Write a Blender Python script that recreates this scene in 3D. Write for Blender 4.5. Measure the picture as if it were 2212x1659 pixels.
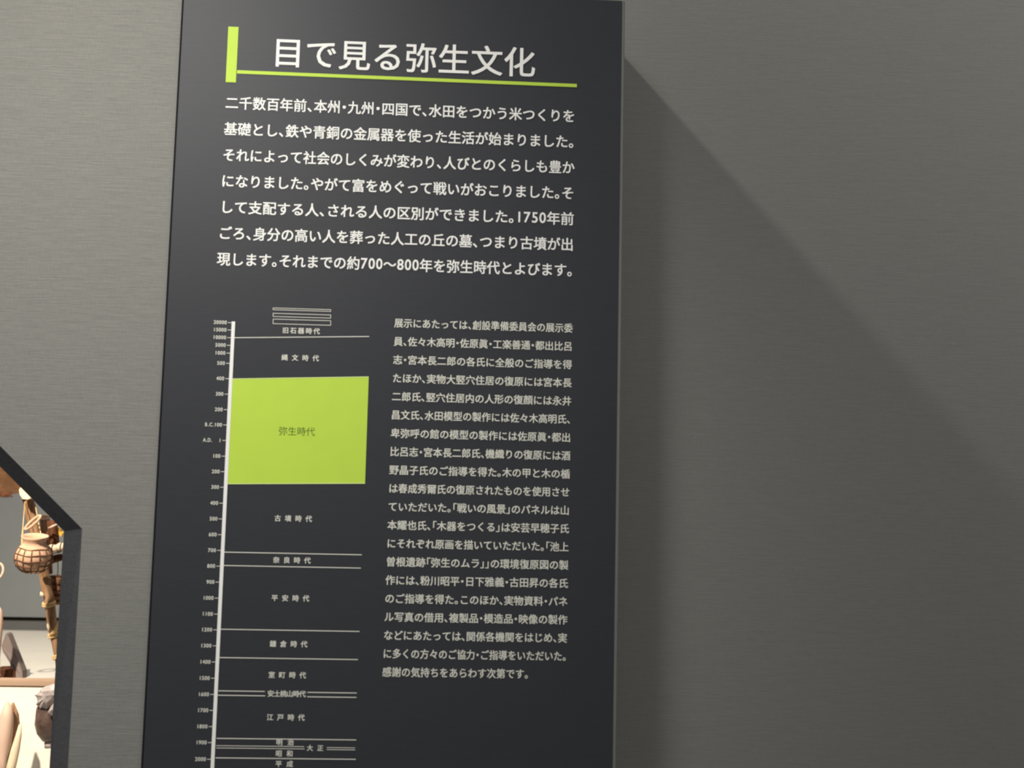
import bpy, bmesh, math, random
from mathutils import Vector, Matrix, Euler
from mathutils.geometry import tessellate_polygon

random.seed(7)
S = bpy.context.scene
COL = S.collection
for o in list(bpy.data.objects):
    bpy.data.objects.remove(o)

# ------------------------------------------------------------------ camera
F = 2500.0                                  # focal length in pixels of the 2212 x 1659 frame
YAW, PITCH, ROLL = (math.radians(a) for a in (2.941, 5.973, 1.252))
CAM = Vector((0.0, -2.29, 1.5))
FW = Vector((math.sin(YAW) * math.cos(PITCH), math.cos(YAW) * math.cos(PITCH), math.sin(PITCH)))
_r = Vector((math.cos(YAW), -math.sin(YAW), 0)); _u = _r.cross(FW)
RT = math.cos(ROLL) * _r + math.sin(ROLL) * _u
UP = -math.sin(ROLL) * _r + math.cos(ROLL) * _u
cd = bpy.data.cameras.new('camera'); cam = bpy.data.objects.new('camera', cd); COL.objects.link(cam)
cam.matrix_world = Matrix(((RT.x, UP.x, -FW.x, CAM.x), (RT.y, UP.y, -FW.y, CAM.y), (RT.z, UP.z, -FW.z, CAM.z), (0, 0, 0, 1)))
cd.sensor_width = 36.0; cd.sensor_fit = 'HORIZONTAL'; cd.lens = F / 2212 * 36
cd.clip_start = 0.05; cd.clip_end = 60
cd.dof.use_dof = True; cd.dof.focus_distance = 3.0; cd.dof.aperture_fstop = 3.6
S.camera = cam

def at(px, py, Y):
    """the point at depth Y of the place that was measured at this pixel of the photograph"""
    d = (px - 1106) * RT - (py - 829.5) * UP + F * FW
    return CAM + d * ((Y - CAM.y) / d.y)

# ------------------------------------------------------------------ world, lights, exposure
W = bpy.data.worlds.new('world'); S.world = W; W.use_nodes = True
bg = W.node_tree.nodes['Background']
bg.inputs[0].default_value = (0.92, 0.97, 1.04, 1); bg.inputs[1].default_value = 0.175

def lamp(name, kind, loc, energy, colour, target=None, **kw):
    l = bpy.data.lights.new(name, kind); l.energy = energy; l.color = colour
    for k, v in kw.items():
        setattr(l, k, v)
    o = bpy.data.objects.new(name, l); COL.objects.link(o); o.location = loc
    if target is not None:
        o.rotation_euler = (Vector(target) - Vector(loc)).to_track_quat('-Z', 'Y').to_euler()
    return o

RECESS = 0.205
# wall washer close to the partition, high on the left: rakes over the partition and past its top right corner
lamp('wall_washer', 'SPOT', (-0.967, -0.27, 3.95), 158, (1.0, 0.95, 0.86), (0.25, -0.02, 1.9), spot_size=math.radians(120), spot_blend=0.6, shadow_soft_size=0.05)
# gallery ceiling lamps left and right
lamp('gallery_spot', 'SPOT', (-1.1, -1.9, 3.4), 255, (1.0, 0.965, 0.9), (-0.66, 0.0, 1.82), spot_size=math.radians(56), spot_blend=1.0, shadow_soft_size=0.4)
lamp('gallery_lamp_right', 'AREA', (2.35, -1.5, 3.45), 28, (1.0, 0.97, 0.92), (1.6, 0.2, 1.6), shape='DISK', size=1.6)
# spotlight above the reconstructed dwelling
lamp('dwelling_spot', 'SPOT', (-2.1, 0.75, 2.95), 640, (1.0, 0.88, 0.73), (-1.6, 2.5, 1.05), spot_size=math.radians(80), spot_blend=0.9, shadow_soft_size=0.05)
# unseen area light added to brighten the rear wall of the dwelling display
lamp('rear_wall_fill', 'AREA', (-1.9, 2.9, 3.3), 30, (1.0, 0.97, 0.92), (-2.0, 3.9, 1.7), shape='DISK', size=0.5)

V = S.view_settings
V.view_transform = 'Standard'; V.look = 'None'; V.gamma = 1.0; V.use_curve_mapping = False; V.exposure = 0.0

# ------------------------------------------------------------------ materials
def srgb(r, g, b):
    f = lambda c: (c / 255 / 12.92) if c / 255 <= 0.04045 else ((c / 255 + 0.055) / 1.055) ** 2.4
    return (f(r), f(g), f(b), 1)

def mat(name, col, rough=0.8, spec=0.3, noise=0.0, scale=(8, 8, 8), bump=0.0, bumpdist=0.002, col2=None, detail=4.0):
    m = bpy.data.materials.new(name); m.use_nodes = True
    n = m.node_tree.nodes; l = m.node_tree.links; b = n['Principled BSDF']
    b.inputs['Roughness'].default_value = rough; b.inputs['Specular IOR Level'].default_value = spec
    b.inputs['Base Color'].default_value = col
    if noise or bump or col2:
        tc = n.new('ShaderNodeTexCoord'); mp = n.new('ShaderNodeMapping'); mp.inputs['Scale'].default_value = scale
        nz = n.new('ShaderNodeTexNoise'); nz.inputs['Scale'].default_value = 1.0; nz.inputs['Detail'].default_value = detail
        nz.inputs['Roughness'].default_value = 0.6
        l.new(tc.outputs['Object'], mp.inputs[0]); l.new(mp.outputs[0], nz.inputs['Vector'])
        rp = n.new('ShaderNodeValToRGB'); rp.color_ramp.elements[0].position = 0.3; rp.color_ramp.elements[1].position = 0.7
        c2 = col2 or tuple(min(1, c * (1 + noise)) for c in col[:3]) + (1,)
        c1 = col if col2 else tuple(c * (1 - noise) for c in col[:3]) + (1,)
        rp.color_ramp.elements[0].color = c1; rp.color_ramp.elements[1].color = c2
        l.new(nz.outputs['Fac'], rp.inputs[0]); l.new(rp.outputs[0], b.inputs['Base Color'])
        if bump:
            bp = n.new('ShaderNodeBump'); bp.inputs['Strength'].default_value = bump; bp.inputs['Distance'].default_value = bumpdist
            l.new(nz.outputs['Fac'], bp.inputs['Height']); l.new(bp.outputs[0], b.inputs['Normal'])
    return m

def linen(name, col, amp, bump):
    """woven wallpaper: long horizontal threads with slubs, thin upright threads"""
    m = bpy.data.materials.new(name); m.use_nodes = True
    n = m.node_tree.nodes; l = m.node_tree.links; b = n['Principled BSDF']
    b.inputs['Roughness'].default_value = 0.85; b.inputs['Specular IOR Level'].default_value = 0.2
    tc = n.new('ShaderNodeTexCoord')
    def nz(sc, det, rough=0.5):
        mp = n.new('ShaderNodeMapping'); mp.inputs['Scale'].default_value = sc
        t = n.new('ShaderNodeTexNoise'); t.inputs['Scale'].default_value = 1; t.inputs['Detail'].default_value = det; t.inputs['Roughness'].default_value = rough
        l.new(tc.outputs['Object'], mp.inputs[0]); l.new(mp.outputs[0], t.inputs['Vector']); return t.outputs['Fac']
    def mix(a, bb, f):
        x = n.new('ShaderNodeMix'); x.data_type = 'FLOAT'; x.inputs[0].default_value = f; l.new(a, x.inputs[2]); l.new(bb, x.inputs[3]); return x.outputs[0]
    weft = nz((14, 14, 330), 3.0); slub = nz((45, 45, 620), 2.0); warp = nz((420, 420, 60), 1.0)
    h = mix(mix(weft, slub, 0.45), warp, 0.22)
    rp = n.new('ShaderNodeValToRGB'); rp.color_ramp.elements[0].position = 0.32; rp.color_ramp.elements[1].position = 0.68
    rp.color_ramp.elements[0].color = tuple(c * (1 - amp) for c in col[:3]) + (1,)
    rp.color_ramp.elements[1].color = tuple(c * (1 + amp) for c in col[:3]) + (1,)
    l.new(h, rp.inputs[0]); l.new(rp.outputs[0], b.inputs['Base Color'])
    bp = n.new('ShaderNodeBump'); bp.inputs['Strength'].default_value = bump; bp.inputs['Distance'].default_value = 0.0012
    l.new(h, bp.inputs['Height']); l.new(bp.outputs[0], b.inputs['Normal'])
    return m

M = {}
M['linen'] = linen('grey_linen_wallpaper', (0.222, 0.219, 0.201, 1), 0.17, 0.6)
M['linen_back'] = linen('grey_linen_wallpaper_back', (0.222, 0.219, 0.201, 1), 0.09, 0.35)
M['frame'] = mat('charcoal_reveal', (0.085, 0.085, 0.09, 1), 0.8, 0.2, noise=0.15, scale=(60, 60, 200))
M['sheet'] = mat('charcoal_panel_sheet', (0.032, 0.034, 0.040, 1), 0.5, 0.34, noise=0.06, scale=(30, 30, 200), bump=0.05, bumpdist=0.0005)
M['edge'] = mat('grey_panel_edge', (0.17, 0.17, 0.162, 1), 0.6, 0.3, noise=0.05, scale=(100, 100, 20))
M['gap'] = mat('black_gap_shade', (0.012, 0.012, 0.016, 1), 0.9, 0.1, noise=0.1, scale=(50, 50, 50))
M['white'] = mat('white_print', (0.90, 0.89, 0.85, 1), 0.6, 0.3, noise=0.01, scale=(20, 20, 20))
M['cream'] = mat('cream_print', (0.74, 0.73, 0.64, 1), 0.6, 0.3, noise=0.01, scale=(20, 20, 20))
M['lime'] = mat('lime_print', (0.52, 0.72, 0.075, 1), 0.6, 0.3, noise=0.02, scale=(20, 20, 20))
M['lime_light'] = mat('lime_light_print', (0.72, 0.85, 0.35, 1), 0.6, 0.3, noise=0.01, scale=(20, 20, 20))
M['olive'] = mat('olive_print', (0.10, 0.17, 0.02, 1), 0.6, 0.3, noise=0.02, scale=(20, 20, 20))
M['floor'] = mat('grey_carpet', (0.40, 0.39, 0.37, 1), 0.95, 0.1, noise=0.3, scale=(200, 200, 200), bump=0.3)
M['rearwall'] = mat('grey_rear_wall_paint', (0.175, 0.185, 0.185, 1), 0.9, 0.2, noise=0.03, scale=(5, 5, 5))
M['skirting'] = mat('grey_skirting_paint', (0.10, 0.10, 0.097, 1), 0.8, 0.2, noise=0.05, scale=(10, 10, 10))
M['dark'] = mat('dark_slot', (0.03, 0.026, 0.02, 1), 0.9, 0.1, noise=0.1, scale=(10, 10, 10))
M['stage'] = mat('pale_stage_floor', (0.52, 0.49, 0.43, 1), 0.8, 0.2, noise=0.04, scale=(6, 6, 6))
M['paleboard'] = mat('pale_sanded_board', (0.80, 0.74, 0.62, 1), 0.8, 0.2, noise=0.05, scale=(3, 20, 30))
M['rimwood'] = mat('tan_rim_wood', (0.42, 0.29, 0.20, 1), 0.7, 0.3, noise=0.12, scale=(4, 40, 60))
M['bark'] = mat('brown_bark', (0.17, 0.085, 0.04, 1), 0.85, 0.2, col2=(0.42, 0.25, 0.14, 1), scale=(60, 60, 9), bump=0.5)
M['darkbark'] = mat('dark_bark', (0.045, 0.016, 0.008, 1), 0.9, 0.2, col2=(0.13, 0.05, 0.02, 1), scale=(70, 70, 12), bump=0.5)
M['cutwood'] = mat('fresh_cut_wood', (0.72, 0.58, 0.40, 1), 0.8, 0.2, noise=0.08, scale=(60, 60, 60))
M['straw'] = mat('straw_rope', (0.62, 0.43, 0.20, 1), 0.9, 0.2, noise=0.2, scale=(300, 300, 60), bump=0.4)
M['palestraw'] = mat('pale_straw', (0.55, 0.45, 0.33, 1), 0.9, 0.2, noise=0.2, scale=(200, 60, 200), bump=0.4)
M['clay'] = mat('buff_clay', (0.56, 0.35, 0.23, 1), 0.85, 0.2, noise=0.12, scale=(30, 30, 30), bump=0.15)
M['cord'] = mat('brown_cord', (0.15, 0.075, 0.04, 1), 0.9, 0.2, noise=0.2, scale=(200, 200, 200))
M['yellowleaf'] = mat('yellow_dry_leaf', (0.50, 0.27, 0.03, 1), 0.7, 0.3, noise=0.2, scale=(60, 60, 60))
M['basket'] = mat('brown_wicker', (0.12, 0.045, 0.022, 1), 0.85, 0.2, col2=(0.28, 0.15, 0.08, 1), scale=(90, 90, 160), bump=0.5)
M['thatch'] = mat('brown_roof_bark', (0.055, 0.024, 0.010, 1), 0.9, 0.2, col2=(0.11, 0.055, 0.025, 1), scale=(20, 20, 40), bump=0.5, bumpdist=0.005)
M['pinkwood'] = mat('pale_peeled_wood', (0.60, 0.42, 0.32, 1), 0.7, 0.3, noise=0.08, scale=(40, 40, 6))
M['standgrey'] = mat('grey_brown_stand', (0.16, 0.125, 0.11, 1), 0.7, 0.3, noise=0.08, scale=(20, 20, 20))
M['greyleaf'] = mat('grey_dry_leaf', (0.22, 0.175, 0.165, 1), 0.5, 0.4, col2=(0.52, 0.46, 0.44, 1), scale=(30, 90, 60), bump=0.6, bumpdist=0.004)
M['brownpot'] = mat('glossy_brown_skin', (0.055, 0.034, 0.026, 1), 0.3, 0.5, col2=(0.15, 0.10, 0.08, 1), scale=(40, 40, 40), bump=0.6, bumpdist=0.004)

# ------------------------------------------------------------------ helpers
def link(name, me, material, parent=None, smooth=False):
    o = bpy.data.objects.new(name, me); COL.objects.link(o)
    if material: me.materials.append(M[material])
    if parent is not None: o.parent = parent; o.matrix_parent_inverse = Matrix.Translation(parent.location).inverted()
    if smooth:
        for p in me.polygons: p.use_smooth = True
    return o

def pyd(name, verts, faces, material, parent=None, smooth=False):
    me = bpy.data.meshes.new(name); me.from_pydata([tuple(v) for v in verts], [], faces); me.update()
    bm = bmesh.new(); bm.from_mesh(me); bmesh.ops.recalc_face_normals(bm, faces=bm.faces); bm.to_mesh(me); bm.free()
    return link(name, me, material, parent, smooth)

def flat(name, verts, faces, material, parent=None):
    me = bpy.data.meshes.new(name); me.from_pydata([tuple(v) for v in verts], [], faces); me.update()
    return link(name, me, material, parent)

def box(name, lo, hi, material, parent=None, bevel=0.0):
    bm = bmesh.new(); bmesh.ops.create_cube(bm, size=1)
    for v in bm.verts:
        v.co = Vector((lo[i] + (v.co[i] + 0.5) * (hi[i] - lo[i]) for i in range(3)))
    if bevel: bmesh.ops.bevel(bm, geom=bm.edges[:], offset=bevel, segments=2, affect='EDGES')
    me = bpy.data.meshes.new(name); bm.to_mesh(me); bm.free()
    return link(name, me, material, parent)

def tube(name, pts, rad, material, parent=None, sides=12, closed=False, wob=0.0):
    pts = [Vector(p) for p in pts]; n = len(pts)
    if not hasattr(rad, '__len__'): rad = [rad] * n
    verts, faces = [], []
    ref = Vector((0.3, -1, 0.2)).normalized()
    for i, p in enumerate(pts):
        a = pts[(i - 1) % n] if (closed or i > 0) else p
        b = pts[(i + 1) % n] if (closed or i < n - 1) else p
        t = (b - a).normalized(); s = t.cross(ref)
        if s.length < 1e-4: s = t.cross(Vector((1, 0, 0)))
        s.normalize(); u = s.cross(t)
        for k in range(sides):
            an = 2 * math.pi * k / sides; rr = rad[i] * (1 + wob * (random.random() - 0.5))
            verts.append(p + s * math.cos(an) * rr + u * math.sin(an) * rr)
    for i in range(n if closed else n - 1):
        j = (i + 1) % n
        for k in range(sides):
            k2 = (k + 1) % sides
            faces.append((i * sides + k, i * sides + k2, j * sides + k2, j * sides + k))
    if not closed:
        faces.append(tuple(range(sides))[::-1]); faces.append(tuple((n - 1) * sides + k for k in range(sides)))
    return pyd(name, verts, faces, material, parent, True)

def lathe(name, prof, mx, material, parent=None, sides=32, wob=0.0):
    verts, faces = [], []
    for r, z in prof:
        for k in range(sides):
            a = 2 * math.pi * k / sides; r_ = r * (1 + wob * (random.random() - 0.5)); verts.append(mx @ Vector((r_ * math.cos(a), r_ * math.sin(a), z)))
    for i in range(len(prof) - 1):
        for k in range(sides):
            k2 = (k + 1) % sides; faces.append((i * sides + k, i * sides + k2, (i + 1) * sides + k2, (i + 1) * sides + k))
    faces.append(tuple(range(sides))); 
    return pyd(name, verts, faces, material, parent, True)

def prism(name, front, depth, material, parent=None, back_scale=1.0):
    """outline (front points) given a thickness along depth"""
    n = len(front); c = sum(front, Vector()) / n
    back = [c + (p - c) * back_scale + Vector(depth) for p in front]
    fs = [tuple(range(n)), tuple(range(2 * n - 1, n - 1, -1))] + [(i, (i + 1) % n, n + (i + 1) % n, n + i) for i in range(n)]
    return pyd(name, front + back, fs, material, parent)

def thing(name, label, cat, loc, group=None):
    o = bpy.data.objects.new(name, None); COL.objects.link(o); o.location = loc; o.empty_display_size = 0.05
    tag(o, label, cat, group); return o

def tag(o, label, cat, group=None):
    o['label'] = label; o['category'] = cat
    if group: o['group'] = group
    return o

def struct(o, label, cat):
    o['kind'] = 'structure'; o['label'] = label; o['category'] = cat; return o

# ------------------------------------------------------------------ the setting
PX0, PX1 = -0.5673, 0.3345                 # panel left and right edge
PTOP, PBOT = 2.543, 0.62
XL = -3.2
struct(box('floor', (-4.8, -3.4, -0.05), (4.2, 5.2, 0.0), 'floor'), 'grey carpet floor below the partition and walls', 'floor')

# partition with a house-shaped opening
O_R, O_SH, APX = -0.7065, 1.437, -1.46
slope = (1.5863 - 1.4350) / (0.8712 - 0.7108)
OPB = 0.62
outer_hole = [(O_R, OPB), (O_R, O_SH), (APX, O_SH + slope * (O_R - APX)), (2 * APX - O_R, O_SH), (2 * APX - O_R, OPB)]
SPL = 0.06
ir = at(138, 1150, SPL); ir2 = at(42, 1050, SPL)
I_R, I_SH = ir.x, at(140, 1149, SPL).z
I_AP = ir2.z + slope * (ir2.x - APX)
I_SH = I_AP - slope * (I_R - APX)
inner_hole = [(I_R, OPB + 0.035), (I_R, I_SH), (APX, I_AP), (2 * APX - I_R, I_SH), (2 * APX - I_R, OPB + 0.035)]
rect = [(XL, 0), (PX1, 0), (PX1, PTOP - 0.003), (XL, PTOP - 0.003)]
allp = rect + outer_hole
tris = tessellate_polygon([[Vector((x, z, 0)) for x, z in rect], [Vector((x, z, 0)) for x, z in outer_hole]])
n = len(allp)
vs = [(x, 0, z) for x, z in allp] + [(x, RECESS, z) for x, z in allp]
fs = [tuple(t) for t in tris] + [tuple(i + n for i in t)[::-1] for t in tris]
fs += [(i, (i + 1) % 4, n + (i + 1) % 4, n + i) for i in range(4)]
fs += [(4 + i, 4 + (i + 1) % 5, n + 4 + (i + 1) % 5, n + 4 + i) for i in range(5)]
struct(pyd('wall_front', vs, fs, 'linen'), 'grey linen partition wall with a house-shaped opening left of the text panel', 'wall')
# splayed dark reveal of the opening
vs = [(x, -0.001, z) for x, z in outer_hole] + [(x, SPL, z) for x, z in inner_hole] + [(x, RECESS, z) for x, z in inner_hole] + [(x, RECESS, z) for x, z in outer_hole]
fs = []
for a, b in ((0, 1), (1, 2), (2, 3), (3, 0)):
    fs += [(a * 5 + i, a * 5 + (i + 1) % 5, b * 5 + (i + 1) % 5, b * 5 + i) for i in range(5)]
struct(pyd('trim_1', vs, fs, 'frame'), 'dark splayed edge around the house-shaped opening in the wall', 'trim')
struct(box('wall_back', (PX1 - 0.35, RECESS, 0), (3.2, RECESS + 0.1, 3.9), 'linen_back'), 'grey linen wall set back to the right of the text panel', 'wall')

# ------------------------------------------------------------------ the text panel
YP = -0.004
panel = thing('text_panel', 'tall charcoal exhibition panel with white Japanese text and lime green chart', 'panel', ((PX0 + PX1) / 2, YP, PBOT))
box('board', (PX0 + 0.002, YP, PBOT), (PX1 - 0.0068, -0.0002, PTOP), 'sheet', panel)
e = box('edge_strip', (PX1 - 0.0068, YP - 0.0005, PBOT), (PX1, -0.0002, PTOP), 'edge', panel, bevel=0.0012); e['label'] = 'light grey strip along the right edge'
box('gap_shade_strip', (PX0 - 0.002, -0.0035, PBOT), (PX0 + 0.002, -0.0001, PTOP), 'gap', panel)  # solid black strip carrying the shade of the gap beside the board

YT = YP - 0.0006                           # print sits a hair above the sheet
def on(px, py): return at(px, py, YP)
def strip(name, a, b, w, material, y=YT, parent=None):
    """printed line of width w between two points of the panel"""
    a, b = Vector((a[0], y, a[1])), Vector((b[0], y, b[1])); t = (b - a).normalized(); s = Vector((-t.z, 0, t.x)) * w / 2
    return flat(name, [a - s, b - s, b + s, a + s], [(0, 1, 2, 3)], material, parent or panel)
def pz(px, py): p = on(px, py); return (p.x, p.z)
PXM = 0.905 / 1000 * 1.0                    # about one pixel on the panel, in metres

# glyph outlines from Blender's own font
cache = {}
def glyphs(chars, weight):
    need = [c for c in sorted(set(chars)) if c != ' ' and (c, weight) not in cache]
    obs = []
    for c in need:
        cu = bpy.data.curves.new('glyph', 'FONT'); cu.body = c; cu.resolution_u = 3
        cu.dimensions = '2D'; cu.fill_mode = 'FRONT'
        o = bpy.data.objects.new('glyph', cu); COL.objects.link(o); obs.append((c, o, cu))
    dg = bpy.context.evaluated_depsgraph_get()
    for c, o, cu in obs:
        me = o.evaluated_get(dg).to_mesh()
        gv = [(v.co.x, v.co.y) for v in me.vertices]; gf = [tuple(p.vertices) for p in me.polygons]
        vs, fs = [], []                     # heavier strokes: the outline laid down shifted, a hair apart
        for j, (dx, dy) in enumerate(((-1, -0.8), (1, -0.8), (-1, 0.8), (1, 0.8)) if weight else ((0, 0),)):
            b = len(vs); vs += [(x + dx * weight, y + dy * weight, j * 2e-5) for x, y in gv]; fs += [tuple(q + b for q in f) for f in gf]
        cache[(c, weight)] = (vs, fs)
        o.evaluated_get(dg).to_mesh_clear()
    for c, o, cu in obs:
        bpy.data.objects.remove(o); bpy.data.curves.remove(cu)

HALF = {'、': 0.0, '。': 0.0, '・': -0.25, '」': 0.0, '「': -0.5, '』': 0.0, '『': -0.5}
def advance(c):
    if c in HALF: return 0.5
    if c.isdigit(): return 0.56
    if c in '.': return 0.3
    if c.isascii(): return 0.66
    return 1.0
def text(name, body, x0, x1, zc, size, material, weight, fit=True, align='L', spread=None, parent=None):
    """one printed line: from x0 to x1 on the panel, centred on height zc, em size in metres"""
    glyphs(body, weight)
    total = sum(advance(c) for c in body)
    sx = (x1 - x0) / total if fit else size
    if align == 'R': x0 = x1 - total * sx
    vs, fs = [], []; x = x0
    for i, c in enumerate(body):
        if c != ' ':
            gv, gf = cache[(c, weight)]; b = len(vs)
            off = HALF.get(c, 0.0); k = 1.0; gw = sx
            if spread: gx = x0 + spread * i - size / 2; gw = size
            else: gx = x
            if c.isascii():
                mx = [v[0] for v in gv]; wd = max(mx) - min(mx); cxx = (max(mx) + min(mx)) / 2
                k = min(1.0, 0.49 / wd) if c.isdigit() else 0.85
                off = advance(c) / 2 - cxx * k
                vs += [(gx + (v[0] * k + off) * gw, YT - v[2], zc + (v[1] * 1.08 - 0.36) * size) for v in gv]
            else:
                vs += [(gx + (v[0] + off) * gw, YT - v[2], zc + (v[1] - 0.38) * size) for v in gv]
            fs += [tuple(q + b for q in f) for f in gf]
        x += advance(c) * sx
    return flat(name, vs, fs, material, parent or panel)
def line_px(name, body, xl, yl, xr, yr, size, material, weight, **kw):
    a, b = on(xl, yl), on(xr, yr)
    return text(name, body, a.x, b.x, (a.z + b.z) / 2, size, material, weight, **kw)

# heading
a, b = pz(503, 58), pz(500, 178)
strip('heading_bar', ((a[0] + b[0]) / 2 , a[1]), ((a[0] + b[0]) / 2, b[1]), 0.0205, 'lime')
a, b = pz(512, 156), pz(1246, 184.5)
zr = (a[1] + b[1]) / 2
strip('heading_rule', (a[0], zr), (b[0], zr), 0.0070, 'lime')
line_px('heading_text', '目で見る弥生文化', 586, 113, 1158, 134.5, 0.0665, 'white', 0.010)

# introduction
body = ['二千数百年前、本州・九州・四国で、水田をつかう米つくりを', '基礎とし、鉄や青銅の金属器を使った生活が始まりました。', 'それによって社会のしくみが変わり、人びとのくらしも豊か',
        'になりました。やがて富をめぐって戦いがおこりました。そ', 'して支配する人、される人の区別ができました。1750年前', 'ごろ、身分の高い人を葬った人工の丘の墓、つまり古墳が出', '現します。それまでの約700〜800年を弥生時代とよびます。']
for i, t in enumerate(body):
    f = i / 6
    xl, yl = 486.5 + (468.5 - 486.5) * f, 222 + (559.5 - 222) * f
    xr, yr = 1243 + (1239 - 1243) * f, 251 + (583.5 - 251) * f
    line_px('introduction_line', t, xl, yl, xr, yr, 0.0283, 'white', 0.016)

# acknowledgement column
ack = ['展示にあたっては、創設準備委員会の展示委', '員、佐々木高明・佐原眞・工楽善通・都出比呂', '志・宮本長二郎の各氏に全般のご指導を得', 'たほか、実物大竪穴住居の復原には宮本長', '二郎氏、竪穴住居内の人形の復顔には永井',
       '昌文氏、水田模型の製作には佐々木高明氏、', '卑弥呼の館の模型の製作には佐原眞・都出', '比呂志・宮本長二郎氏、機織りの復原には酒', '野晶子氏のご指導を得た。木の甲と木の楯', 'は春成秀爾氏の復原されたものを使用させ',
       'ていただいた。「戦いの風景」のパネルは山', '本耀也氏、「木器をつくる」は安芸早穂子氏', 'にそれぞれ原画を描いていただいた。「池上', '曽根遺跡「弥生のムラ」」の環境復原図の製', '作には、粉川昭平・日下雅義・古田昇の各氏',
       'のご指導を得た。このほか、実物資料・パネ', 'ル写真の借用、複製品・模造品・映像の製作', 'などにあたっては、関係各機関をはじめ、実', 'に多くの方々のご協力・ご指導をいただいた。', '感謝の気持ちをあらわす次第です。']
for i, t in enumerate(ack):
    f = i / 19
    xl, yl = 851.5 + (825.5 - 851.5) * f, 697.5 + (1451 - 697.5) * f
    xr, yr = 1237.5 + (1224 - 1237.5) * f, 709 + (1457 - 709) * f
    if i == 19: xr, yr = 1143, 1456
    line_px('acknowledgement_line', t, xl, yl, xr, yr, 0.0196, 'cream', 0.015)

# timeline: axis, ticks, years
at0, at1 = pz(503.8, 694.5), pz(455, 1780)
ax = (pz(503.8, 694.5)[0] + pz(491.8, 940)[0] + pz(479, 1230)[0] + pz(462.5, 1620)[0]) / 4
axis = strip('timeline_axis', (ax, at0[1]), (ax, at1[1]), 0.0068, 'white', YT - 0.0002)
def axis_px(y): return 503.8 - (y - 695) * 0.0446
ticks = [('20000', 697), ('15000', 713), ('10000', 729.5), ('5000', 746), ('1000', 763), ('500', 785), ('400', 818), ('300', 851.5), ('200', 885), ('B.C.100', 918), ('A.D.  1', 951.5), ('100', 985.5), ('200', 1019), ('300', 1052.5), ('400', 1087), ('500', 1121),
         ('600', 1155), ('700', 1189), ('800', 1223), ('900', 1257.5), ('1000', 1292), ('1100', 1326.5), ('1200', 1360.5), ('1300', 1395), ('1400', 1430), ('1500', 1465), ('1600', 1500), ('1700', 1534.5), ('1800', 1569.5), ('1900', 1604), ('2000', 1640)]
for s, y in ticks:
    z = pz(axis_px(y) - 5, y)[1]
    strip('tick_mark', (ax - 0.0105, z), (ax - 0.003, z), 0.0012, 'cream', parent=axis)
    text('year_label', s, 0, ax - 0.0125, z, 0.0094, 'cream', 0.02, fit=False, align='R', parent=axis)

# period lines
def pline(p, q, level=True, w=0.0016, m='cream'):
    a, b = pz(*p), pz(*q)
    if level: zz = (a[1] + b[1]) / 2; a, b = (a[0], zz), (b[0], zz)
    strip('period_line', a, b, w, m)
pline((504, 729.5), (797.5, 727), False)
for p, q in (((485, 1192), (781.5, 1199)), ((480, 1221), (779.5, 1227.5)), ((477, 1359), (776.5, 1364)), ((474, 1420), (773, 1425)), ((472, 1491.8), (572, 1493.8)), ((664, 1495.2), (770.5, 1497.2)),
             ((471, 1501.3), (573, 1503.3)), ((664, 1504.7), (770, 1506.7)), ((468, 1594), (769.5, 1599)), ((466, 1636), (768.5, 1641))):
    pline(p, q)
for p, q in (((467, 1609.8), (657, 1613.4)), ((467, 1614.8), (658, 1618.4)), ((706, 1614.4), (767, 1615.6)), ((706, 1618.8), (767, 1620))):
    pline(p, q, w=0.0011)
# the lime block of the period the panel is about
c = [pz(500, 818.5), pz(796.5, 814), pz(788.5, 1044), pz(491, 1045)]
flat('period_block', [(x, YT + 0.0002, z) for x, z in c], [(0, 3, 2, 1)], 'lime', panel)
strip('period_line', pz(500, 818.5), pz(796.5, 814), 0.0014, 'lime_light'); strip('period_line', pz(491, 1045), pz(788.5, 1044), 0.0016, 'lime_light')
# stacked outline boxes above the oldest period
for (y0, y1) in ((666.5, 671.5), (678, 686), (690.5, 701.5)):
    a, b, cc, d = pz(590, y0 - 1.5), pz(715.5, y0 + 1.6), pz(714.5, y1 + 1.6), pz(589, y1 - 1.5)
    za, zb = (a[1] + b[1]) / 2, (cc[1] + d[1]) / 2; xa, xb = (a[0] + d[0]) / 2, (b[0] + cc[0]) / 2; w = 0.0011; y = YT
    vs = [(xa, y, za), (xb, y, za), (xb, y, zb), (xa, y, zb), (xa + w, y, za - w), (xb - w, y, za - w), (xb - w, y, zb + w), (xa + w, y, zb + w)]
    flat('outline_box', vs, [(i, i + 4, (i + 1) % 4 + 4, (i + 1) % 4) for i in range(4)], 'cream', panel)
def plabel(s, xa, xb, y, size=0.0128, m='cream', weight=0.02):
    n = len(s); a, b = on(xa, y - (xb - xa) * 0.011), on(xb, y + (xb - xa) * 0.011)
    text('period_label', s, a.x, b.x, (a.z + b.z) / 2, size, m, weight, fit=False, spread=(b.x - a.x) / (n - 1))
plabel('旧石器時代', 617, 684, 714.5); plabel('縄文時代', 615, 682, 773); plabel('弥生時代', 611.5, 671, 931.5, 0.0182, 'olive', 0.0)
plabel('古墳時代', 600, 667, 1120); plabel('奈良時代', 597, 664, 1210); plabel('平安時代', 593.5, 661, 1292); plabel('鎌倉時代', 590, 657, 1391)
plabel('室町時代', 587, 654, 1458); plabel('安土桃山時代', 585, 653.5, 1498.5, 0.0128); plabel('江戸時代', 583.5, 651, 1549.5)
plabel('明治', 603.5, 628, 1603, 0.0125); plabel('大正', 669.5, 692, 1615.5, 0.0120); plabel('昭和', 602.5, 626, 1627.5, 0.0125); plabel('平成', 602, 626, 1650, 0.0125)

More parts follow.
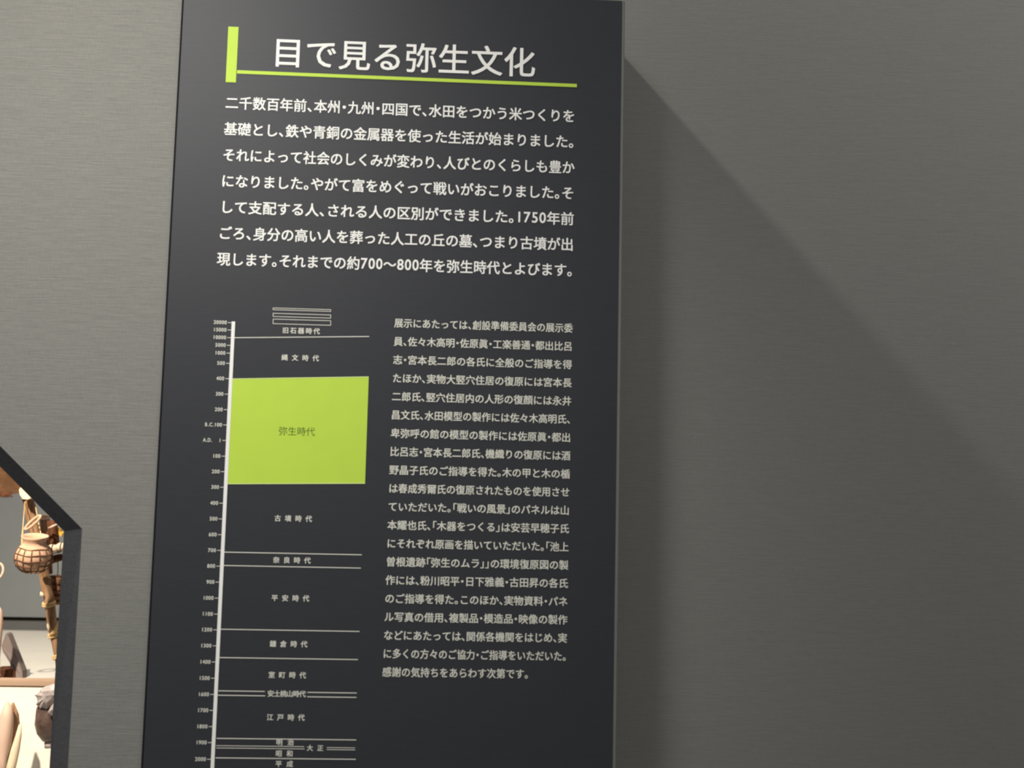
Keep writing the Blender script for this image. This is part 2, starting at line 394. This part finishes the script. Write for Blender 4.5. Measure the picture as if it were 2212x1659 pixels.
# ------------------------------------------------------------------ the reconstructed dwelling seen through the opening
ST = at(60, 1467, 2.5).z                     # height of its stage floor
_d = (60 - 1106) * RT - (1362 - 829.5) * UP + F * FW
YW = CAM.y + _d.y * (ST - CAM.z) / _d.z       # its rear wall, where the floor ends
zsk = at(60, 1342, YW).z
struct(box('wall_rear', (-4.6, YW, zsk + 0.022), (-0.2, YW + 0.1, 3.4), 'rearwall'), 'plain grey wall far behind the house-shaped opening', 'wall')
bb = box('baseboard_rear', (-4.6, YW + 0.002, ST), (-0.2, YW + 0.1, zsk), 'skirting'); struct(bb, 'grey baseboard below the far grey wall', 'baseboard')
struct(box('trim_2', (-4.6, YW + 0.03, zsk), (-0.2, YW + 0.09, zsk + 0.024), 'dark'), 'dark slot between the far grey wall and its baseboard', 'trim')
st = box('display_stage', (-4.6, 2.45, 0.0), (-0.2, YW + 0.1, ST), 'stage'); tag(st, 'pale cream raised stage floor in front of the far grey wall', 'stage')

# plinth in front of the stage: tan rim above a pale sloping board
YB = 2.40
pl = thing('display_plinth', 'pale wooden plinth with a tan rim at the foot of the opening', 'plinth', (-1.6, YB, 0.0))
ztop, zbot = at(60, 1468, YB).z, at(60, 1482, YB).z
box('rim', (-3.4, YB - 0.012, zbot), (-0.4, YB + 0.045, ztop), 'rimwood', pl, bevel=0.003)
fr = [Vector((-3.38, YB - 0.005, zbot)), Vector((-0.42, YB - 0.005, zbot)), Vector((-0.42, YB - 0.22, 0.0)), Vector((-3.38, YB - 0.22, 0.0))]
pyd('front_board', fr + [p + Vector((0, 0.04 if i < 2 else 0.255, 0)) for i, p in enumerate(fr)], [(0, 1, 2, 3), (7, 6, 5, 4), (0, 4, 5, 1), (1, 5, 6, 2), (2, 6, 7, 3), (3, 7, 4, 0)], 'paleboard', pl)

K = 4.69 / 2500                              # metres per pixel at the posts
YQ = 2.33
def q(px, py, dy=0.0): return at(px, py, YQ + dy)

# leaning post with rope lashings and a cut branch stub
post = thing('leaning_post', 'slender leaning wooden post with straw rope lashings behind the opening', 'post', q(146, 1462, 0.18))
cl = [(57, 1060, .16), (62, 1085, .16), (70, 1125, .16), (80, 1165, .16), (92, 1220, .16), (98, 1260, .16), (107, 1300, .16), (112, 1340, .16), (121, 1385, .16), (128, 1420, .16), (134, 1454, .17)]
pp = [q(*c) for c in cl]
tube('trunk', pp, [11.5 * K, 12 * K, 11.5 * K, 11 * K, 11 * K, 10.5 * K, 10.5 * K, 10 * K, 9.5 * K, 9.5 * K, 9.5 * K], 'bark', post, 14, wob=0.10)

prism('cut_end', [q(41, 1058, .08), q(45, 1052, .08), q(58, 1063, .08), q(67, 1075, .08), q(60, 1079, .08), q(49, 1078, .08), q(43, 1069, .08)], (0.008, 0.06, 0.0), 'cutwood', post, 0.85)
def lash(cx, cy, r, tilt, turns=2, pitch=4.5, th=2.6):
    for j in range(turns):
        c = q(cx, cy + (j - (turns - 1) / 2) * pitch, .16); rr = r * K
        ring = [c + Vector((math.cos(a) * rr, math.sin(a) * rr, math.cos(a) * rr * tilt + math.sin(a) * rr * 0.25)) for a in [2 * math.pi * k / 20 for k in range(20)]]
        tube('lashing', ring, th * K, 'straw', post, 8, closed=True)
lash(105.5, 1304, 11.5, 0.12); lash(117, 1370, 11, 0.35); lash(126, 1415, 10, 0.5)
tube('rope_tail', [q(109, 1371, .135), q(117, 1366, .13), q(124, 1354, .13), q(129, 1343, .135), q(133, 1332, .14)], [3.2 * K, 3.6 * K, 3.4 * K, 2.6 * K, 1.2 * K], 'straw', post, 8)
tube('knot', [q(88, 1279, .14), q(90, 1284, .135), q(95, 1289, .14)], [1.5 * K, 4.2 * K, 2.5 * K], 'cutwood', post, 8)
tube('knot', [q(103, 1347, .14), q(104.5, 1352, .135), q(106, 1366, .14)], [1.5 * K, 3.4 * K, 1.6 * K], 'cutwood', post, 8)

# buff clay pot carried in a cord net
pc = q(70, 1236, -0.06)
pot = thing('netted_pot', 'buff clay pot hanging in a knotted cord net on the post', 'pot', pc)
mx = Matrix.Translation(pc) @ Euler((math.radians(10), math.radians(4), 0)).to_matrix().to_4x4()
prof = [(r * K, z * K) for r, z in ((12, 0), (22, 4), (31, 13), (35.5, 27), (35, 39), (30, 50), (24.5, 56), (21.5, 60), (21.5, 64), (24, 70), (26.5, 75), (25, 75.5), (22, 70), (18.5, 64), (18, 59), (20, 54), (24, 45))]
lathe('vessel', prof, mx, 'clay', pot)
def prad(z):
    for (r0, z0), (r1, z1) in zip(prof, prof[1:9]):
        if z0 <= z <= z1: return r0 + (r1 - r0) * (z - z0) / (z1 - z0)
    return prof[0][0]
for z in (7, 18, 29, 41, 52):
    zz = z * K; rr = prad(zz) + 0.9 * K
    tube('net_ring', [mx @ Vector((math.cos(a) * rr, math.sin(a) * rr, zz + 0.9 * K * math.sin(5 * a))) for a in [2 * math.pi * k / 40 for k in range(40)]], 1.15 * K, 'cord', pot, 6, closed=True)
for k in range(14):
    a0 = 2 * math.pi * k / 14
    tube('net_cord', [mx @ Vector((math.cos(a0) * (prad(z * K) + 0.9 * K), math.sin(a0) * (prad(z * K) + 0.9 * K), z * K)) for z in (0.5, 4, 8, 13, 18, 23, 29, 35, 41, 47, 52)], 1.1 * K, 'cord', pot, 6)
for x0, y0, x1, y1 in ((48, 1180, 54, 1085), (94, 1178, 76, 1090), (46, 1182, 52, 1120)):
    tube('hanging_cord', [q(x0, y0, -0.05), q((x0 + x1) / 2 - 1, (y0 + y1) / 2, 0.03), q(x1, y1, 0.135)], 0.9 * K, 'straw', pot, 6)

# loop of split cane over the pot
lc, la, lb = q(71, 1129, -0.01), Vector((1, 0.1, 0.98)).normalized(), Vector((0.55, -0.6, -0.58)).normalized()
tag(tube('cane_loop', [lc + la * math.cos(a) * 20 * K + lb * math.sin(a) * 6.5 * K for a in [2 * math.pi * k / 28 for k in range(28)]], 2.7 * K, 'clay', None, 8, closed=True), 'pale oval cane loop hanging just above the netted pot', 'loop')
# logs, sticks and bundles hung behind the pot
lg = thing('sawn_log', 'thick brown log with a pale sawn end right of the cane loop', 'log', q(100, 1240, .25))
tube('stem', [q(97, 1119, .24), q(99, 1150, .245), q(101, 1190, .25), q(103, 1240, .255)], [10.5 * K, 11 * K, 11 * K, 10 * K], 'bark', lg, 14, wob=0.08)
tube('sawn_end', [q(97, 1110, .238), q(97, 1114, .238), q(97, 1121, .24)], [8 * K, 10.8 * K, 11 * K], 'pinkwood', lg, 14)
tag(tube('dark_pole', [q(112, 1124, .10), q(114, 1145, .10), q(117, 1170, .10), q(122, 1195, .10)], [10 * K, 10.5 * K, 10 * K, 9 * K], 'darkbark', None, 12, wob=0.08), 'dark reddish brown pole between the sawn log and the yellow leaf', 'pole')
tag(tube('pale_stick', [q(104, 1141, .055), q(114, 1137, .05), q(124, 1132, .055)], [1.3 * K, 2.2 * K, 1.6 * K], 'pinkwood', None, 8), 'short thin pale stick lying across the dark pole', 'stick')
leaf = [(126, 1138), (130, 1141), (133, 1148), (138, 1150), (134, 1154), (132, 1160), (128, 1157), (126, 1150)]
tag(prism('dry_leaf', [q(x, y, .07 + 0.004 * math.sin(x)) for x, y in leaf], (0.002, 0.006, 0), 'yellowleaf'), 'small yellow dry leaf beside the dark pole', 'leaf')
for (x, y, w, lab) in ((114.5, 1185, 9.5, 'pale rolled bundle right beside the netted pot'), (133, 1181, 9, 'pale rolled bundle nearest the dark edge of the opening')):
    t = thing('rolled_bundle', lab, 'bundle', q(x, y, .05), 'pale rolled bundles')
    tube('roll', [q(x - w, y - 2, .05), q(x - w * 0.6, y, .045), q(x, y + 1, .04), q(x + w * .7, y, .045), q(x + w, y - 1, .05)], [5 * K, 8.5 * K, 9.5 * K, 8.5 * K, 4.5 * K], 'palestraw', t, 12, wob=0.12)
    rc = q(x, y + 1, .04)
    tube('tie', [rc + Vector((0, math.cos(a), math.sin(a))) * 9.9 * K for a in [2 * math.pi * k / 16 for k in range(16)]], 1.1 * K, 'cord', t, 6, closed=True)
tag(tube('cross_branch', [q(80, 1229, .09), q(95, 1217, .09), q(112, 1209, .09), q(130, 1204, .09), q(150, 1202, .09)], [5 * K, 7.5 * K, 8.5 * K, 8 * K, 7 * K], 'darkbark', None, 12, wob=0.12), 'dark brown branch running behind the netted pot to the opening edge', 'branch')
tag(tube('thin_cord', [q(124.5, 1212, .085), q(125.5, 1228, .085), q(124, 1246, .085)], 0.9 * K, 'cord', None, 6), 'thin dark cord hanging straight down from the dark branch', 'cord')
bk = thing('wicker_basket', 'small brown wicker basket hanging beside the leaning post', 'basket', q(122, 1308, .25))
bmx = Matrix.Translation(q(123, 1306, .25))
lathe('body', [(r * K, z * K) for r, z in ((9, 0), (14, 6), (18, 22), (19, 40), (17, 56), (16, 62), (15, 62), (15.5, 50), (15, 30))], bmx, 'basket', bk, 20)
for z, r in ((8, 15), (20, 18), (32, 19.2), (44, 19), (61, 16.6)):
    tube('weave_band', [bmx @ Vector((math.cos(a) * r * K, math.sin(a) * r * K, z * K)) for a in [2 * math.pi * k / 24 for k in range(24)]], 1.6 * K, 'darkbark' if z % 3 else 'bark', bk, 6, closed=True)

# eave of the dwelling's roof at the upper left of the view
ev = thing('roof_eave', 'brown bark roof eave with a ragged lower edge under the sloping reveal', 'roof', q(-20, 1070, .13))
outl = [(-55, 925), (-20, 960), (50, 1035), (46, 1064), (30, 1067), (18, 1068), (14, 1072), (4, 1068), (-20, 1070), (-55, 1071)]
prism('bark_sheet', [q(x, y, .10) for x, y in outl], (0, 0.07, 0.01), 'thatch', ev, 0.98)
random.seed(3)
for k in range(9):
    x = -14 + k * 4.2; L = random.uniform(5, 10)
    tube('bark_shred', [q(x, 1064, .095), q(x + 3, 1068 + L * .3, .09), q(x + 5 + L * .6, 1070 + L * .55, .09)], [2.2 * K, 1.5 * K, 0.5 * K], 'darkbark', ev, 6)

# things at the left edge of the view
tag(tube('cane_hoop', [q(-6, 1234, .02) + Vector((math.cos(a) * 12 * K, math.sin(a) * 5 * K, math.sin(a) * 16 * K)) for a in [2 * math.pi * k / 24 for k in range(24)]], 2.6 * K, 'pinkwood', None, 8, closed=True), 'pale round cane hoop cut off by the left edge of the picture', 'hoop')
pv = thing('peeled_post', 'pale peeled wooden post at the left edge of the picture', 'post', q(-8, 1467, 0.08))
fz = q(-10, 1455, .1)
tube('trunk', [q(-6, 1312, .08), q(-3, 1322, .08), q(-2, 1345, .08), q(-5, 1380, .08), q(-9, 1420, .09), fz], [5 * K, 8 * K, 8 * K, 8 * K, 8 * K, 9 * K], 'pinkwood', pv, 12)
tube('socket', [fz, Vector((fz.x, fz.y + 0.03, ST))], [9 * K, 10 * K], 'bark', pv, 12)
# sloping caption stand on the stage
YS = 2.505
def sp(x, y, d=0.0):
    p = at(x, y, YS + d); p.z = max(p.z, ST + 0.001); return p
cs = thing('caption_stand', 'grey brown sloping display stand on the pale stage', 'stand', sp(25, 1466))
prism('sloping_slab', [sp(13, 1368, .06), sp(17, 1371, .06), sp(38, 1424, .03), sp(48, 1449, .01), sp(49, 1467), sp(33, 1467), sp(20, 1430, .03), sp(6, 1408, .04), sp(3, 1395, .05)], (0, 0.05, 0.0), 'standgrey', cs)
prism('foot_bar', [sp(-20, 1448), sp(30, 1446), sp(34, 1467), sp(-20, 1467)], (0, 0.12, 0.0), 'darkbark', cs)

# brown pot wrapped in grey leaves standing against the plinth
YF = 2.16
g = lambda x, y, d=0.0: at(x, y, YF + d)
KF = 4.45 / 2500
wp = thing('leaf_wrapped_gourd', 'glossy brown gourd under grey dry leaves before the pale plinth', 'gourd', g(112, 1610))
gm = Matrix.Translation(g(110, 1604)) @ Euler((0, math.radians(-8), 0)).to_matrix().to_4x4()
lathe('gourd', [(r * KF, z * KF) for r, z in ((8, 0), (17, 6), (25, 22), (27, 42), (26, 58), (23, 72), (18, 84), (12, 92), (4, 97))], gm, 'brownpot', wp, 18, 0.14)
lathe('ring_foot', [(r * KF, z * KF) for r, z in ((10, -10), (13, -9), (13, 2), (9, 4))], gm, 'greyleaf', wp, 20)
def leafm(name, outline, d0, bulge, material):
    f = []
    cx = sum(p[0] for p in outline) / len(outline); cy = sum(p[1] for p in outline) / len(outline)
    n = len(outline); vs = [g(cx, cy, d0 - bulge)] + [g((x + cx) / 2, (y + cy) / 2, d0 - bulge * .8) for x, y in outline] + [g(x, y, d0) for x, y in outline]
    vs += [v + Vector((0, 0.006, 0)) for v in vs]
    m_ = 2 * n + 1
    for i in range(n):
        j = (i + 1) % n
        f += [(0, 1 + i, 1 + j), (1 + i, n + 1 + i, n + 1 + j, 1 + j), (m_, m_ + 1 + j, m_ + 1 + i), (m_ + 1 + j, m_ + n + 1 + j, m_ + n + 1 + i, m_ + 1 + i), (n + 1 + i, m_ + n + 1 + i, m_ + n + 1 + j, n + 1 + j)]
    return pyd(name, vs, f, material, wp)
leafm('leaf', [(95, 1484), (104, 1481), (112, 1478), (124, 1477), (134, 1475), (138, 1498), (128, 1504), (120, 1514), (110, 1523), (100, 1532), (92, 1529), (86, 1531), (84, 1524), (77, 1523), (81, 1514), (79, 1507), (74, 1501), (84, 1496), (88, 1489)], -0.045, 0.02, 'greyleaf')
leafm('leaf', [(134, 1497), (140, 1520), (130, 1538), (112, 1546), (103, 1540), (109, 1527), (122, 1512)], -0.06, 0.02, 'greyleaf')

# pale wooden tools leaning on the plinth at the lower left
def paddle(name, label, pts, rad, m, d, g2):
    tag(tube(name, [g(x, y, dd + d) for x, y, dd in pts], [r * KF for r in rad], m, None, 14), label, 'tool', g2)
paddle('wooden_paddle', 'broad pale wooden paddle leaning on the plinth at lower left', [(16, 1516, 0.02), (17, 1528, 0.01), (14, 1550, 0), (10, 1580, -.01), (8, 1610, -.02), (6, 1640, -.03), (4, 1700, -.05)], [2, 9, 14, 16, 14, 8, 7], 'pinkwood', -0.02, 'wooden tools on the plinth')
paddle('wooden_pestle', 'slim pale wooden pestle right of the broad paddle', [(44, 1565, 0.03), (40, 1590, .02), (33, 1620, .01), (26, 1650, 0), (14, 1700, -.02)], [3, 6, 8.5, 9, 8], 'cutwood', -0.085, 'wooden tools on the plinth')
paddle('paddle_shadow_stave', 'reddish brown stave shape for the shadow right of the broad paddle', [(28, 1518, 0.03), (32, 1545, .03), (35, 1575, .02), (31, 1600, .02), (22, 1640, 0.01), (12, 1700, 0)], [2.5, 8, 8, 7, 8, 8], 'bark', 0.0, 'wooden tools on the plinth')  # brown solid put in for the shadow along the paddle
